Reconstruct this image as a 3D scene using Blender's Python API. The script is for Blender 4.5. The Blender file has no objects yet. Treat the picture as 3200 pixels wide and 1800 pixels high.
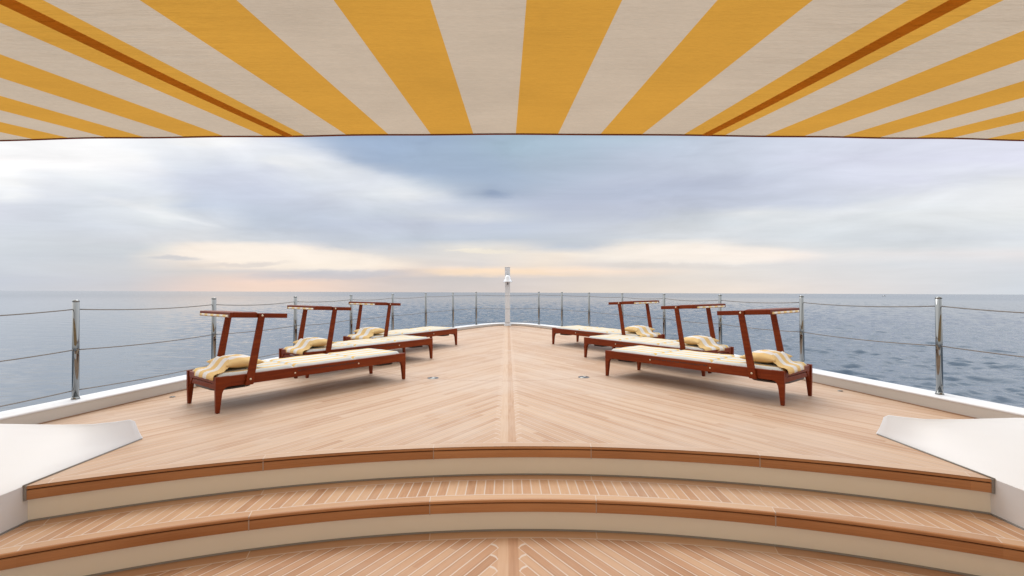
import bpy, bmesh, math, random
import numpy as np
from mathutils import Vector, Matrix
R = math.radians
random.seed(7)
sc = bpy.context.scene
col = sc.collection

# ------------------------------------------------------------------ helpers
def link(o, parent=None):
    col.objects.link(o)
    if parent: o.parent = parent
    return o

def tag(o, label=None, cat=None, group=None, kind=None):
    if label: o['label'] = label
    if cat: o['category'] = cat
    if group: o['group'] = group
    if kind: o['kind'] = kind
    return o

def empty(name, loc=(0, 0, 0), rot=None):
    o = bpy.data.objects.new(name, None)
    o.location = loc
    if rot is not None: o.rotation_euler = rot
    o.empty_display_size = .1
    return link(o)

class MB:
    """collects shapes, builds ONE mesh object"""
    def __init__(s): s.bm = bmesh.new()
    def face(s, vs, smooth=False):
        try:
            f = s.bm.faces.new(vs); f.smooth = smooth; return f
        except ValueError: return None
    def box(s, c, d, M=None, bevel=0, seg=2):
        t = bmesh.new()
        bmesh.ops.create_cube(t, size=1)
        bmesh.ops.scale(t, vec=d, verts=t.verts)
        if bevel: bmesh.ops.bevel(t, geom=t.edges[:], offset=bevel, segments=seg, profile=.5, affect='EDGES')
        bmesh.ops.translate(t, vec=c, verts=t.verts)
        if M is not None: bmesh.ops.transform(t, matrix=M, verts=t.verts)
        s.join(t); return s
    def join(s, t):
        me = bpy.data.meshes.new('tmp'); t.to_mesh(me); t.free()
        s.bm.from_mesh(me); bpy.data.meshes.remove(me)
    def prism(s, poly, axis, a, b, bevel=0, M=None):
        """closed 2-D polygon swept along axis ('x','y','z') from a to b"""
        t = bmesh.new()
        def P(p, h):
            return {'x': (h, p[0], p[1]), 'y': (p[0], h, p[1]), 'z': (p[0], p[1], h)}[axis]
        v0 = [t.verts.new(P(p, a)) for p in poly]; v1 = [t.verts.new(P(p, b)) for p in poly]
        t.faces.new(v0); t.faces.new(v1[::-1]); n = len(poly)
        for i in range(n): t.faces.new((v0[i], v1[i], v1[(i+1) % n], v0[(i+1) % n]))
        bmesh.ops.recalc_face_normals(t, faces=t.faces)
        if bevel: bmesh.ops.bevel(t, geom=t.edges[:], offset=bevel, segments=2, profile=.5, affect='EDGES')
        if M is not None: bmesh.ops.transform(t, matrix=M, verts=t.verts)
        s.join(t); return s
    def lathe(s, prof, c=(0, 0, 0), n=24, M=None, caps=True):
        t = bmesh.new(); rings = []
        for r, z in prof:
            rings.append([t.verts.new((r*math.cos(2*math.pi*i/n), r*math.sin(2*math.pi*i/n), z)) for i in range(n)])
        for a, b in zip(rings, rings[1:]):
            for i in range(n):
                f = t.faces.new((a[i], a[(i+1) % n], b[(i+1) % n], b[i])); f.smooth = True
        if caps:
            t.faces.new(rings[0][::-1]); t.faces.new(rings[-1])
        bmesh.ops.translate(t, vec=c, verts=t.verts)
        if M is not None: bmesh.ops.transform(t, matrix=M, verts=t.verts)
        s.join(t); return s
    def tube(s, pts, r, n=8):
        pts = [Vector(p) for p in pts]; rings = []
        for i, p in enumerate(pts):
            d = (pts[min(i+1, len(pts)-1)] - pts[max(i-1, 0)]).normalized()
            up = Vector((0, 0, 1)) if abs(d.z) < .95 else Vector((1, 0, 0))
            a = d.cross(up).normalized(); b = a.cross(d)
            rings.append([s.bm.verts.new(p + (a*math.cos(2*math.pi*k/n) + b*math.sin(2*math.pi*k/n))*r) for k in range(n)])
        for a, b in zip(rings, rings[1:]):
            for k in range(n): s.face((a[k], a[(k+1) % n], b[(k+1) % n], b[k]), True)
        s.face(rings[0][::-1]); s.face(rings[-1]); return s
    def grid(s, rows, smooth=True):
        V = [[s.bm.verts.new(p) for p in r] for r in rows]
        for a, b in zip(V, V[1:]):
            for i in range(len(a)-1): s.face((a[i], a[i+1], b[i+1], b[i]), smooth)
        return V
    def build(s, name, mat, parent=None, recalc=True, smooth_angle=None):
        if recalc: bmesh.ops.recalc_face_normals(s.bm, faces=s.bm.faces)
        me = bpy.data.meshes.new(name); s.bm.to_mesh(me); s.bm.free()
        if mat: me.materials.append(mat)
        o = bpy.data.objects.new(name, me)
        return link(o, parent)

def copy_tree(o, parent=None):
    c = o.copy(); col.objects.link(c); c.parent = parent
    for ch in list(o.children): copy_tree(ch, c)
    return c

# ------------------------------------------------------------------ node expressions
class T:
    """material / world node tree with arithmetic on sockets"""
    def __init__(s, tree): s.t = tree; s.t.nodes.clear()
    def n(s, typ, **kw):
        nd = s.t.nodes.new(typ)
        for k, v in kw.items(): setattr(nd, k, v)
        return nd
    def put(s, sock, v):
        if isinstance(v, E): s.t.links.new(v.s, sock)
        elif hasattr(v, 'is_output'): s.t.links.new(v, sock)
        else: sock.default_value = v
    def m(s, op, *a):
        nd = s.n('ShaderNodeMath', operation=op)
        for i, v in enumerate(a): s.put(nd.inputs[i], v)
        return E(s, nd.outputs[0])
    def coord(s, kind='Object'):
        return s.n('ShaderNodeTexCoord').outputs[kind]
    def xyz(s, v):
        nd = s.n('ShaderNodeSeparateXYZ'); s.put(nd.inputs[0], v)
        return [E(s, nd.outputs[i]) for i in range(3)]
    def vec(s, x, y, z):
        nd = s.n('ShaderNodeCombineXYZ')
        for i, v in enumerate((x, y, z)): s.put(nd.inputs[i], v)
        return nd.outputs[0]
    def noise(s, v, scale=1, detail=2, rough=.5, dim='3D'):
        nd = s.n('ShaderNodeTexNoise', noise_dimensions=dim)
        if v is not None: s.put(nd.inputs['Vector'], v)
        nd.inputs['Scale'].default_value = scale; nd.inputs['Detail'].default_value = detail
        nd.inputs['Roughness'].default_value = rough
        return E(s, nd.outputs[0])
    def rand(s, x, y=0.):
        nd = s.n('ShaderNodeTexWhiteNoise', noise_dimensions='2D'); s.put(nd.inputs[0], s.vec(x, y, 0.))
        return E(s, nd.outputs[0])
    def mix(s, f, a, b, mode='MIX'):
        nd = s.n('ShaderNodeMix', data_type='RGBA', blend_type=mode)
        s.put(nd.inputs[0], f)
        for i, v in ((6, a), (7, b)):
            if isinstance(v, tuple): nd.inputs[i].default_value = (*v[:3], 1)
            else: s.put(nd.inputs[i], v)
        return nd.outputs[2]
    def step(s, x, a, b):
        nd = s.n('ShaderNodeMapRange', interpolation_type='SMOOTHSTEP')
        s.put(nd.inputs[0], x); s.put(nd.inputs[1], a); s.put(nd.inputs[2], b)
        return E(s, nd.outputs[0])
    def ramp(s, f, stops, interp='LINEAR'):
        nd = s.n('ShaderNodeValToRGB'); cr = nd.color_ramp; cr.interpolation = interp
        while len(cr.elements) < len(stops): cr.elements.new(.5)
        for e, (p, c) in zip(cr.elements, stops): e.position = p; e.color = (*c, 1)
        s.put(nd.inputs[0], f); return nd.outputs[0]
    def bump(s, h, strength=.2, dist=.01, normal=None):
        nd = s.n('ShaderNodeBump'); s.put(nd.inputs['Height'], h)
        s.put(nd.inputs['Strength'], strength); s.put(nd.inputs['Distance'], dist)
        if normal: s.put(nd.inputs['Normal'], normal)
        return nd.outputs[0]
    def pbsdf(s, color, rough=.5, metal=0, normal=None, coat=0, spec=None, **kw):
        nd = s.n('ShaderNodeBsdfPrincipled')
        if isinstance(color, tuple): nd.inputs['Base Color'].default_value = (*color[:3], 1)
        else: s.put(nd.inputs['Base Color'], color)
        s.put(nd.inputs['Roughness'], rough); nd.inputs['Metallic'].default_value = metal
        nd.inputs['Coat Weight'].default_value = coat; nd.inputs['Coat Roughness'].default_value = .12
        if spec is not None: nd.inputs['Specular IOR Level'].default_value = spec
        if normal: s.put(nd.inputs['Normal'], normal)
        return nd
    def out(s, shader):
        o = s.n('ShaderNodeOutputMaterial'); s.t.links.new(shader, o.inputs[0])

class E:
    def __init__(s, t, sock): s.t = t; s.s = sock
    def __add__(s, o): return s.t.m('ADD', s, o)
    __radd__ = __add__
    def __sub__(s, o): return s.t.m('SUBTRACT', s, o)
    def __rsub__(s, o): return s.t.m('SUBTRACT', o, s)
    def __mul__(s, o): return s.t.m('MULTIPLY', s, o)
    __rmul__ = __mul__
    def __truediv__(s, o): return s.t.m('DIVIDE', s, o)
    def __rtruediv__(s, o): return s.t.m('DIVIDE', o, s)
    def lt(s, o): return s.t.m('LESS_THAN', s, o)
    def gt(s, o): return s.t.m('GREATER_THAN', s, o)
    def abs(s): return s.t.m('ABSOLUTE', s)
    def floor(s): return s.t.m('FLOOR', s)
    def fract(s): return s.t.m('FRACT', s)
    def sqrt(s): return s.t.m('SQRT', s)
    def max(s, o): return s.t.m('MAXIMUM', s, o)
    def min(s, o): return s.t.m('MINIMUM', s, o)

def mat(name):
    m = bpy.data.materials.new(name); m.use_nodes = True
    return m, T(m.node_tree)

def lin(c):
    return tuple((v/255/12.92 if v/255 <= .04045 else ((v/255+.055)/1.055)**2.4) for v in c)

# ------------------------------------------------------------------ dimensions (metres, ship frame: X starboard, Y bow, Z up; foredeck z = 0)
AX, AY = .028, -2.49                 # centre of the step arcs
R1, R2, RI = 5.65, 5.30, .195        # nosing radii, riser height
PITCH, TAN = .0695, .637             # plank pitch along x, plank angle
WX = 2.55                            # inner face of the coamings
def z_deck(Y): return .0017*max(0, Y-4)**2
def z_rail(Y): return .115 + .001*max(0, Y-4)**2

# ------------------------------------------------------------------ materials
def plank_nodes(t, X, Y, side_deck=False):
    """herringbone planks meeting a nibbed king plank; returns colour, height"""
    aX = X.abs()
    g = (aX + Y*TAN)/PITCH
    idx, fr = g.floor(), g.fract()
    sgn = X.gt(0)
    lng = Y - aX*TAN                                   # runs along a plank
    r1 = t.rand(idx, sgn*7+3)
    seg = (lng/2.1 + r1*9).floor()
    r2 = t.rand(idx + seg*31, sgn*5+11)
    # king plank with nibs
    inner, outer = .056, .095
    h = ((outer - aX)/(outer - inner))
    hq = h.max(0).min(1); hc = hq*.78 + t.m('POWER', hq, 5.)*.22
    k = (1 - fr) - hc
    king = t.m('MAXIMUM', aX.lt(inner), k.lt(0)*aX.lt(outer))
    nib = k.abs().lt(.085)*aX.gt(inner-.003)*aX.lt(outer)
    plain = (fr.lt(.06) + fr.gt(.95))*(1-king)
    caulk = nib.max(plain).min(1)
    kx = (X/.054).floor()
    rk = t.rand(kx, 21.)
    val = t.mix(king, r2.s, rk.s)
    # grain
    gv = t.vec(g*3.0, lng*1.1, idx*.37)
    grain = t.noise(gv, 2.2, 5, .62)
    gv2 = t.vec(X*40, Y*2.0, 0.)
    gk = t.noise(gv2, 1.5, 4, .6)
    gg = t.n('ShaderNodeMix', data_type='FLOAT')
    t.put(gg.inputs[0], king); t.put(gg.inputs[2], grain); t.put(gg.inputs[3], gk)
    gr = E(t, gg.outputs[0])
    vv = E(t, t.n('ShaderNodeSeparateColor').outputs[0])
    sep = vv.s.node; t.put(sep.inputs[0], val)
    return vv, gr, caulk, king

def teak(name, layout, pale, mid, rich, caulkc, wear=.5, grainy=.5):
    m, t = mat(name)
    P = t.coord('Object'); X, Y, Z = t.xyz(P)
    if layout == 'herring':
        val, gr, caulk, king = plank_nodes(t, X, Y)
    else:                                              # fore-and-aft tread planks
        x = (X - AX)/.0565
        idx, fr = x.floor(), x.fract()
        val = t.rand(idx, 3.); gr = t.noise(t.vec(X*60, Y*5, idx), 1., 5, .62)
        caulk = (fr.lt(.06) + fr.gt(.94)).min(1)
    rr = ((X-AX)*(X-AX) + (Y-AY)*(Y-AY)).sqrt()
    if layout == 'herring':
        if name == 'teak_foredeck': lo, hi, tip = -1., R1+.072, None
        else: lo, hi = 5.243, 99.
    else: lo, hi = R2+.066, R1-.061
    if name == 'teak_foredeck':
        marg = rr.lt(hi); edge = (rr-hi).abs().lt(.0035)
    elif layout == 'herring':
        marg = rr.gt(lo); edge = (rr-lo).abs().lt(.0035)
    else:
        marg = rr.lt(lo).max(rr.gt(hi)); edge = ((rr-lo).abs().lt(.0035)).max((rr-hi).abs().lt(.003))
    ang = t.m('ARCTAN2', X-AX, Y-AY)
    seg = (ang*R1/1.02+.5)
    sj = seg.fract(); edge = edge.max(marg*((sj-.5).abs().gt(.4975)))
    mr = t.rand(seg.floor(), rr.gt(R2+.2)*3)
    mg = t.noise(t.vec(rr*70, ang*9, 0.), 1., 4, .6)
    caulk = (caulk*(1-marg)).max(edge)
    def pick(a, b):
        nd = t.n('ShaderNodeMix', data_type='FLOAT'); t.put(nd.inputs[0], marg); t.put(nd.inputs[2], a); t.put(nd.inputs[3], b)
        return E(t, nd.outputs[0])
    val = pick(val, mr); gr = pick(gr, mg)
    vk = .52 if name == 'teak_foredeck' else .62
    tone = (val*vk + gr*(.95*grainy) - .22*grainy + .1 + (.62-vk)*.5).max(0).min(1)
    c = t.ramp(tone, [(0.05, rich), (.42, mid), (.95, pale)])
    # weathering in big soft patches (silvered teak)
    w = t.noise(t.vec(X, Y*.8, 3.), 1.1, 4, .6)
    w2 = t.noise(t.vec(X*3+9, Y*3, 1.), 1.3, 3, .6)
    wear_f = (t.step(w, .42, .68)*.6 + t.step(w2, .5, .75)*.4)*wear
    c = t.mix((wear_f*1.35).min(.75), c, lin((193, 177, 164)))
    if name == 'teak_foredeck':                         # thin dark circle inlaid round the middle of the deck
        rc = (X*X + (Y-7.82)*(Y-7.82)).sqrt()
        c = t.mix((rc-2.36).abs().lt(.013)*.55, c, lin((150, 112, 88)))
    if layout == 'herring':
        fe = ((X.abs() + Y*TAN)/PITCH); fz = fe.fract(); er = t.rand(fe.floor(), 40.)
        edg = ((fz-.15).abs().lt(.06)*er + (fz-.86).abs().lt(.05)*(1-er))*(1-marg)*(X.abs().gt(.1))
        c = t.mix(edg*.30, c, tuple(v*.5 for v in rich))
    c = t.mix(caulk, c, caulkc)
    hgt = gr*.15 - caulk
    b = t.pbsdf(c, rough=.52, normal=t.bump(hgt, .12, .004), spec=.35)
    t.out(b.outputs[0]); return m

CAULK = lin((205, 192, 182))
M_fore = teak('teak_foredeck', 'herring', lin((193, 167, 143)), lin((176, 142, 114)), lin((138, 99, 71)), lin((196, 177, 162)), .42, .95)
M_low = teak('teak_landing', 'herring', lin((198, 166, 138)), lin((183, 144, 114)), lin((156, 114, 82)), CAULK, .3, .6)
M_tread = teak('teak_tread', 'straight', lin((200, 168, 138)), lin((184, 145, 113)), lin((154, 111, 78)), CAULK, .3, .7)

def wood_edge(name, dark, light, seams=None, rough=.45):
    """vertical teak edging grained along the arc"""
    m, t = mat(name)
    X, Y, Z = t.xyz(t.coord('Object'))
    ang = t.m('ARCTAN2', X-AX, Y-AY)
    g = t.noise(t.vec(ang*11, Z*160, 0.), 1., 5, .65)
    g2 = t.noise(t.vec(ang*5.3, Z*4, 7.), 1.6, 2, .5)
    sid = (ang*R1/1.02+.5).floor()
    tone = (g*.55 + g2*.5 + t.rand(sid, 4.)*.25 - .2)
    c = t.ramp(tone, [(.12, dark), (.85, light)])
    b = t.pbsdf(c, rough=rough, normal=t.bump(g, .1, .002), spec=.4)
    t.out(b.outputs[0]); return m
M_nose = wood_edge('teak_nosing', lin((158, 106, 66)), lin((206, 156, 112)))

def plain(name, c, rough=.4, coat=0., metal=0., bump=0., bscale=40, spec=None):
    m, t = mat(name)
    P = t.coord('Object')
    n1 = t.noise(P, 3., 4, .55)
    cc = t.mix(n1*.5, tuple(v*.93 for v in c), tuple(min(1, v*1.05) for v in c))
    nb = t.bump(t.noise(P, bscale, 3, .6), bump, .003) if bump else None
    rg = rough + (n1-.5)*.02
    b = t.pbsdf(cc, rough=rg, coat=coat, metal=metal, normal=nb, spec=spec); t.out(b.outputs[0]); return m

M_white = plain('white_gelcoat', (.71, .735, .78), .5)
M_inner_shaded = plain('shaded_white_gelcoat', (.60, .59, .57), .5)  # white bulwark, shade of its inboard face put into the colour
M_hull = plain('hull_paint', (.74, .76, .78), .3, .3)
M_riser = plain('cream_paint', (.87, .86, .78), .45, 0, 0, .05, 30)
M_grey = plain('grey_caulk', (.26, .255, .25), .7)
M_tan = plain('tan_sealant', lin((150, 118, 94)), .7)
M_groove = plain('dark_groove', (.035, .02, .012), .8)
M_steel = plain('polished_steel', (.25, .26, .265), .05, 0, 1.)
M_dull = plain('worn_steel', (.42, .43, .44), .35, 0, 1.)
M_dark = plain('dark_drain', (.02, .02, .022), .5)
M_bell = plain('bell_metal', (.78, .80, .84), .30, 0, .55)
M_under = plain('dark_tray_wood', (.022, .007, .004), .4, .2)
M_brass = plain('bolt_metal', (.75, .66, .50), .3, 0, .8)

m, t = mat('grey_rope'); P = t.coord('Object')
w = t.noise(P, 260, 2, .6)
t.out(t.pbsdf(t.mix(w, lin((96, 93, 92)), lin((150, 147, 145))), .85).outputs[0]); M_rope = m

def mahogany(name):
    m, t = mat(name)
    X, Y, Z = t.xyz(t.coord('Object'))
    g = t.noise(t.vec(X*3.2, Y*46, Z*46), 1.4, 5, .62)
    g2 = t.noise(t.vec(X*1.2+4, Y*5, Z*5), 1.5, 2, .5)
    c = t.ramp(g*.65+g2*.45-.05, [(.18, (.085, .0095, .0018)), (.5, (.175, .027, .0045)), (.85, (.28, .062, .012))])
    b = t.pbsdf(c, rough=.40, coat=0, normal=t.bump(g, .06, .002), spec=.16); t.out(b.outputs[0]); return m
M_wood = mahogany('varnished_mahogany')

def stripes(name, axis, period, width, phase, yellow, white, trans=0., weave=900, wr=None, soft=.02, ends=None):
    m, t = mat(name)
    P = t.coord('Object'); c3 = t.xyz(P); X = c3[axis]
    f = ((X-phase)/period).fract()
    s1 = t.step(f, 0., soft)*(1-t.step(f, width-soft, width))
    wn = t.noise(P, weave, 2, .5)
    wl = t.noise(P, 5., 3, .5)
    c = t.mix(s1, white, yellow)
    if ends:                                             # yellow end panels beyond |x| > ends
        c = t.mix(X.gt(ends[1]).max(X.lt(ends[0])), c, yellow)
    c = t.mix((wn*.35+wl*.25), c, t.mix(.75, c, (.05, .045, .04)), 'MIX') if False else t.mix(wn*.22+wl*.12, c, tuple(v*.6 for v in white))
    nb = t.bump(wn*.3 + t.noise(P, 14., 3, .55)*2.0, .25, .006)
    b = t.pbsdf(c, rough=.92, normal=nb, spec=.15); t.out(b.outputs[0]); return m
YEL, WHT = lin((232, 184, 92)), lin((238, 236, 230))
M_matt = stripes('mattress_stripe', 1, .15, .40, -.255, lin((222, 186, 108)), lin((206, 209, 208)), soft=.06)
M_pill = stripes('pillow_stripe', 1, .16, .54, -.0588, lin((236, 199, 128)), lin((236, 235, 234)), ends=(-.17, .115))
M_can = stripes('shade_stripe', 1, .13, .5, 0., lin((246, 216, 150)), lin((250, 248, 240)))

# awning cloth: reflects a little, lets daylight through
def cloth(name, mode):
    m, t = mat(name)
    P = t.coord('Object'); X, Y, Z = t.xyz(P)
    x0, s = .052, .25
    f = ((X-x0)/(2*s)).fract()
    yel = f.lt(.5)
    wv = t.noise(t.vec(X*1.0, Y*9., 0.), 34, 4, .65)      # weave running across
    fine = t.noise(P, 420, 2, .6)
    blot = t.noise(P, 2.2, 4, .55)
    strk = t.noise(t.vec(X*.9, Y*8., 5.), 5., 5, .68)
    if mode == 'cloth':
        cd = t.mix(yel, lin((198, 188, 174)), lin((200, 152, 74)))
        ct = t.mix(yel, lin((190, 177, 161)), lin((200, 150, 62)))
    else:
        cd = t.mix(.5, lin((210, 138, 56)), lin((216, 144, 60))); ct = t.mix(.5, lin((218, 160, 74)), lin((226, 166, 78)))
    k = (wv*.42 + fine*.12 + blot*.28 + strk*.16 + .07)
    cd = t.mix(t.step(k, .38, .78)*.34, cd, t.mix(.7, cd, (.02, .015, .01)))
    ct = t.mix(t.step(k, .38, .78)*.36, ct, t.mix(.7, ct, (.02, .015, .01)))
    wr = t.noise(t.vec(X*1.6, Y*9.0, 2.), 1.6, 3, .55)
    near = 1 - t.step((X.abs()-1.25).abs(), .05, .55)
    nb = t.bump(wr*(near*1.6+.25) + strk*.10, .8, .04)
    d = t.n('ShaderNodeBsdfDiffuse'); t.put(d.inputs[0], cd); t.put(d.inputs['Normal'], nb)
    tr = t.n('ShaderNodeBsdfTranslucent'); t.put(tr.inputs[0], ct); t.put(tr.inputs['Normal'], nb)
    mx = t.n('ShaderNodeMixShader'); mx.inputs[0].default_value = .60 if mode == 'cloth' else .5
    t.t.links.new(d.outputs[0], mx.inputs[1]); t.t.links.new(tr.outputs[0], mx.inputs[2])
    t.out(mx.outputs[0]); return m
M_awn = cloth('awning_cloth', 'cloth')
M_seam = cloth('awning_seam_cloth', 'seam')
M_hem = plain('awning_hem_cloth', lin((150, 78, 42)), .9)

# ------------------------------------------------------------------ water
m, t = mat('sea_water')
P = t.coord('Object'); X, Y, Z = t.xyz(P)
dist = (X*X+Y*Y).sqrt()
far = t.step(dist, 20., 900.)
n1 = t.noise(t.vec(X*.55, Y*1.0, 0.), 3.4, 4, .62)
n2 = t.noise(t.vec(X*.30, Y*.9, 4.), 1.1, 3, .6)
calm = t.step(X/dist, -.15, -.7)
nb = t.bump((n1*.20*(1-far*.5) + n2*.46)*(1-calm*.86), .7, .30)
wind = t.noise(t.vec(X*.004, Y*.012, 0.), 1.0, 3, .5)
rg = (.07 + far*.15 + (wind-.5)*.06)*(1-calm*.55)
b = t.pbsdf((.055, .090, .138), rough=rg, normal=nb)
b.inputs['IOR'].default_value = 1.333
t.out(b.outputs[0]); M_sea = m

def build_sea():
    rng = np.random.default_rng(5)
    az = np.concatenate([np.linspace(-math.pi, -1.02, 26)[:-1], np.linspace(-1.02, 1.02, 620), np.linspace(1.02, math.pi, 26)[1:]])
    rad = np.concatenate([np.linspace(7, 15, 16)[:-1], np.exp(np.linspace(math.log(15.), math.log(500.), 880)), np.exp(np.linspace(math.log(500.), math.log(60000.), 130))[1:]])
    A, Rr = np.meshgrid(az, rad)
    x, y = Rr*np.sin(A), Rr*np.cos(A)
    z = np.zeros_like(x)
    dr = np.gradient(rad)[:, None]*np.ones_like(x)
    for i in range(72):
        lam = 10**rng.normal(.13, .25)
        th = math.radians(12) + rng.normal(0, .5)         # wave travel direction
        k = 2*math.pi/lam
        amp = .0092*lam*rng.uniform(.5, 1.2)*(1 if lam < 6 else .6)
        ph = rng.uniform(0, 7)
        filt = np.exp(-(dr/lam*1.9)**2)
        z += amp*filt*np.sin(k*(x*math.sin(th)+y*math.cos(th))+ph + .6*np.sin(x*.031+i)+.6*np.sin(y*.027+2*i))
    calm = np.clip((-np.sin(A)-.15)/.55, 0, 1)*(np.cos(A) > 0)
    z *= 1-.8*calm
    z[Rr < 9] = 0
    nr, na = x.shape
    co = np.stack([x, y, z], -1).reshape(-1, 3).astype(np.float32)
    i, j = np.meshgrid(np.arange(nr-1), np.arange(na-1), indexing='ij')
    a = i*na+j
    q = np.stack([a, a+1, a+na+1, a+na], -1).reshape(-1, 4)[:, ::-1].astype(np.int32)
    me = bpy.data.meshes.new('sea')
    me.vertices.add(len(co)); me.vertices.foreach_set('co', co.ravel())
    me.loops.add(q.size); me.loops.foreach_set('vertex_index', np.ascontiguousarray(q).ravel())
    me.polygons.add(len(q)); me.polygons.foreach_set('loop_start', np.arange(0, q.size, 4, dtype=np.int32))
    me.polygons.foreach_set('use_smooth', np.ones(len(q), dtype=bool))
    me.update(calc_edges=True); me.validate()
    me.materials.append(M_sea)
    o = bpy.data.objects.new('sea', me); link(o)
    o.location = (0, 0, -5.0); o.rotation_euler = (0, .0074, 0)   # the yacht heels a little against the sea
    tag(o, 'calm rippled grey blue sea reaching the horizon', None, None, 'structure')
    return o
build_sea()

# ------------------------------------------------------------------ ship outline
CL = [(1.0, 4.13), (1.9, 4.03), (3.0, 3.872), (4.11, 3.665), (5.55, 3.372), (6.9, 3.03), (8.2, 2.654), (9.45, 2.2425), (10.6, 1.789), (11.55, 1.30), (12.3, .797), (12.74, .36), (12.87, 0.)]
def half_outline(n=16):
    P = [Vector((x, y)) for y, x in CL]
    P = [2*P[0]-P[1]] + P + [Vector((-P[-2].x, P[-2].y))]
    out = []
    for i in range(1, len(P)-2):
        for k in range(n):
            s = k/n; a, b, c, d = P[i-1], P[i], P[i+1], P[i+2]
            out.append(.5*((2*b) + (c-a)*s + (2*a-5*b+4*c-d)*s*s + (3*b-a-3*c+d)*s**3))
    out.append(P[-2]); return out
half = half_outline(14)
def shift(Y): return .028*min(1, max(0, (10-Y)/6))
line = [Vector((p.x+shift(p.y), p.y)) for p in half] + [Vector((-p.x+shift(p.y), p.y)) for p in reversed(half[:-1])]
nrm = []
for i in range(len(line)):
    d = (line[min(i+1, len(line)-1)]-line[max(i-1, 0)]).normalized()
    nrm.append(Vector((d.y, -d.x)))                        # outward
def off(d):
    o = []
    for p, n_ in zip(line, nrm):
        o.append(p + n_*d)
    return o

# deck (the ground of this place)
inner = off(-.10)
rs = [p for p in inner[:len(half)]]
def y_fwd(X, side):
    pts = inner[:len(half)] if side > 0 else inner[len(half)-1:]
    best = None
    for a, b in zip(pts, pts[1:]):
        lo, hi = sorted((a.x, b.x))
        if lo <= X <= hi and hi > lo:
            s = (X-a.x)/(b.x-a.x); yy = a.y+(b.y-a.y)*s
            best = yy if best is None else max(best, yy)
    return best if best is not None else 2.4
def y_aft(X):
    if abs(X-AX) < WX+.001: return AY + math.sqrt((R1-.006)**2-(X-AX)**2)
    return 2.7
xs = sorted(set([round(v, 4) for v in np.linspace(-4.0, 4.0, 61)] + [AX-WX, AX-WX-.002, AX+WX, AX+WX+.002, AX, AX+.3, AX-.3]))
mb = MB(); rows = []
for tt in np.linspace(0, 1, 40):
    r = []
    for X in xs:
        a, b = y_aft(X), y_fwd(X, 1 if X > 0 else -1)
        b = max(b, a+.01) + .02
        yy = a + (b-a)*tt
        r.append((X, yy, z_deck(yy)))
    rows.append(r)
mb.grid(rows, True)
fd = mb.build('foredeck', M_fore)
tag(fd, 'pale teak foredeck planked in a herringbone narrowing to the bow', None, None, 'structure')

# landing at the foot of the steps
mb = MB(); rows = []
for rr in np.linspace(.4, R2+.03, 30):
    rows.append([(AX+rr*math.sin(a), AY+rr*math.cos(a), -2*RI) for a in np.linspace(-.62, .62, 60)])
mb.grid(rows, True)
ld = mb.build('landing', M_low)
tag(ld, 'teak landing of diagonal planks at the foot of the steps', None, None, 'structure')

# ------------------------------------------------------------------ curved steps
def arc(n=96, lim=.62): return np.linspace(-lim, lim, n)
def arc_sweep(mbx, prof, lim=.62, n=110, wx=None):
    """profile of (radius, z) swept round the arc centre"""
    rows = []
    for r, z in prof:
        row = []
        for a in np.linspace(-1, 1, n):
            am = math.asin(min(.999, (wx or WX)/r)) if wx else lim
            th = a*am
            row.append((AX+r*math.sin(th), AY+r*math.cos(th), z))
        rows.append(row)
    mbx.grid(rows, True)
steps = empty('deck_steps', (AX, AY+R2, -2*RI))
tag(steps, 'two wide curved teak steps with cream risers at the front of the deck', 'steps')
def rel(o, parent):
    o.parent = parent; o.matrix_parent_inverse = Matrix.Translation(-Vector(parent.location)); return o
def nosing(R0, z0, wx):
    mbx = MB()
    e = .004
    # nose strip with a rounded top edge, groove, fascia board
    arc_sweep(mbx, [(R0+.004, z0-.0005), (R0-.003, z0-.0015), (R0-.007, z0-.005), (R0-.0085, z0-.010), (R0-.0085, z0-.0165), (R0+.002, z0-.0170)], wx=wx)
    arc_sweep(mbx, [(R0+.002, z0-.0235), (R0-.006, z0-.0240), (R0-.0065, z0-.031), (R0-.0065, z0-.069), (R0-.004, z0-.073), (R0+.03, z0-.073)], wx=wx)
    o = mbx.build('nosing', M_nose, recalc=False); rel(o, steps)
    g = MB(); arc_sweep(g, [(R0+.0022, z0-.0168), (R0+.0022, z0-.0238)], wx=wx)
    rel(g.build('groove', M_groove), o)
    for kk in (-1.5, -.5, .5, 1.5):
        th = kk*1.02/R1
        Mx = Matrix.Translation((AX+(R0-.0064)*math.sin(th), AY+(R0-.0064)*math.cos(th), z0)) @ Matrix.Rotation(-th, 4, 'Z')
        s = MB(); s.box((0, .004, -.037), (.006, .012, .073), Mx)
        rel(s.build('caulk_seam', M_cs), o)
    return o
M_cs = plain('pale_caulk', lin((176, 158, 146)), .7)
nosing(R1, 0., WX-.012); nosing(R2, -RI, None)
for R0, z1, z0, wx in ((R1+.018, -.074, -RI, WX), (R2+.026, -RI-.074, -2*RI, None)):
    mbx = MB(); arc_sweep(mbx, [(R0, z1), (R0, z0+.004)], wx=wx, lim=.62)
    rel(mbx.build('riser', M_riser), steps)
    mbx = MB(); arc_sweep(mbx, [(R0-.001, z0+.010), (R0-.006, z0+.008), (R0-.009, z0+.0025)], wx=wx and wx-.004, lim=.62)
    rel(mbx.build('base_caulk', M_grey), steps)
mbx = MB(); arc_sweep(mbx, [(R2+.003, -RI), (R2+.12, -RI), (R2+.25, -RI), (R1+.03, -RI)], lim=.62)
rel(mbx.build('tread', M_tread), steps)
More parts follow.
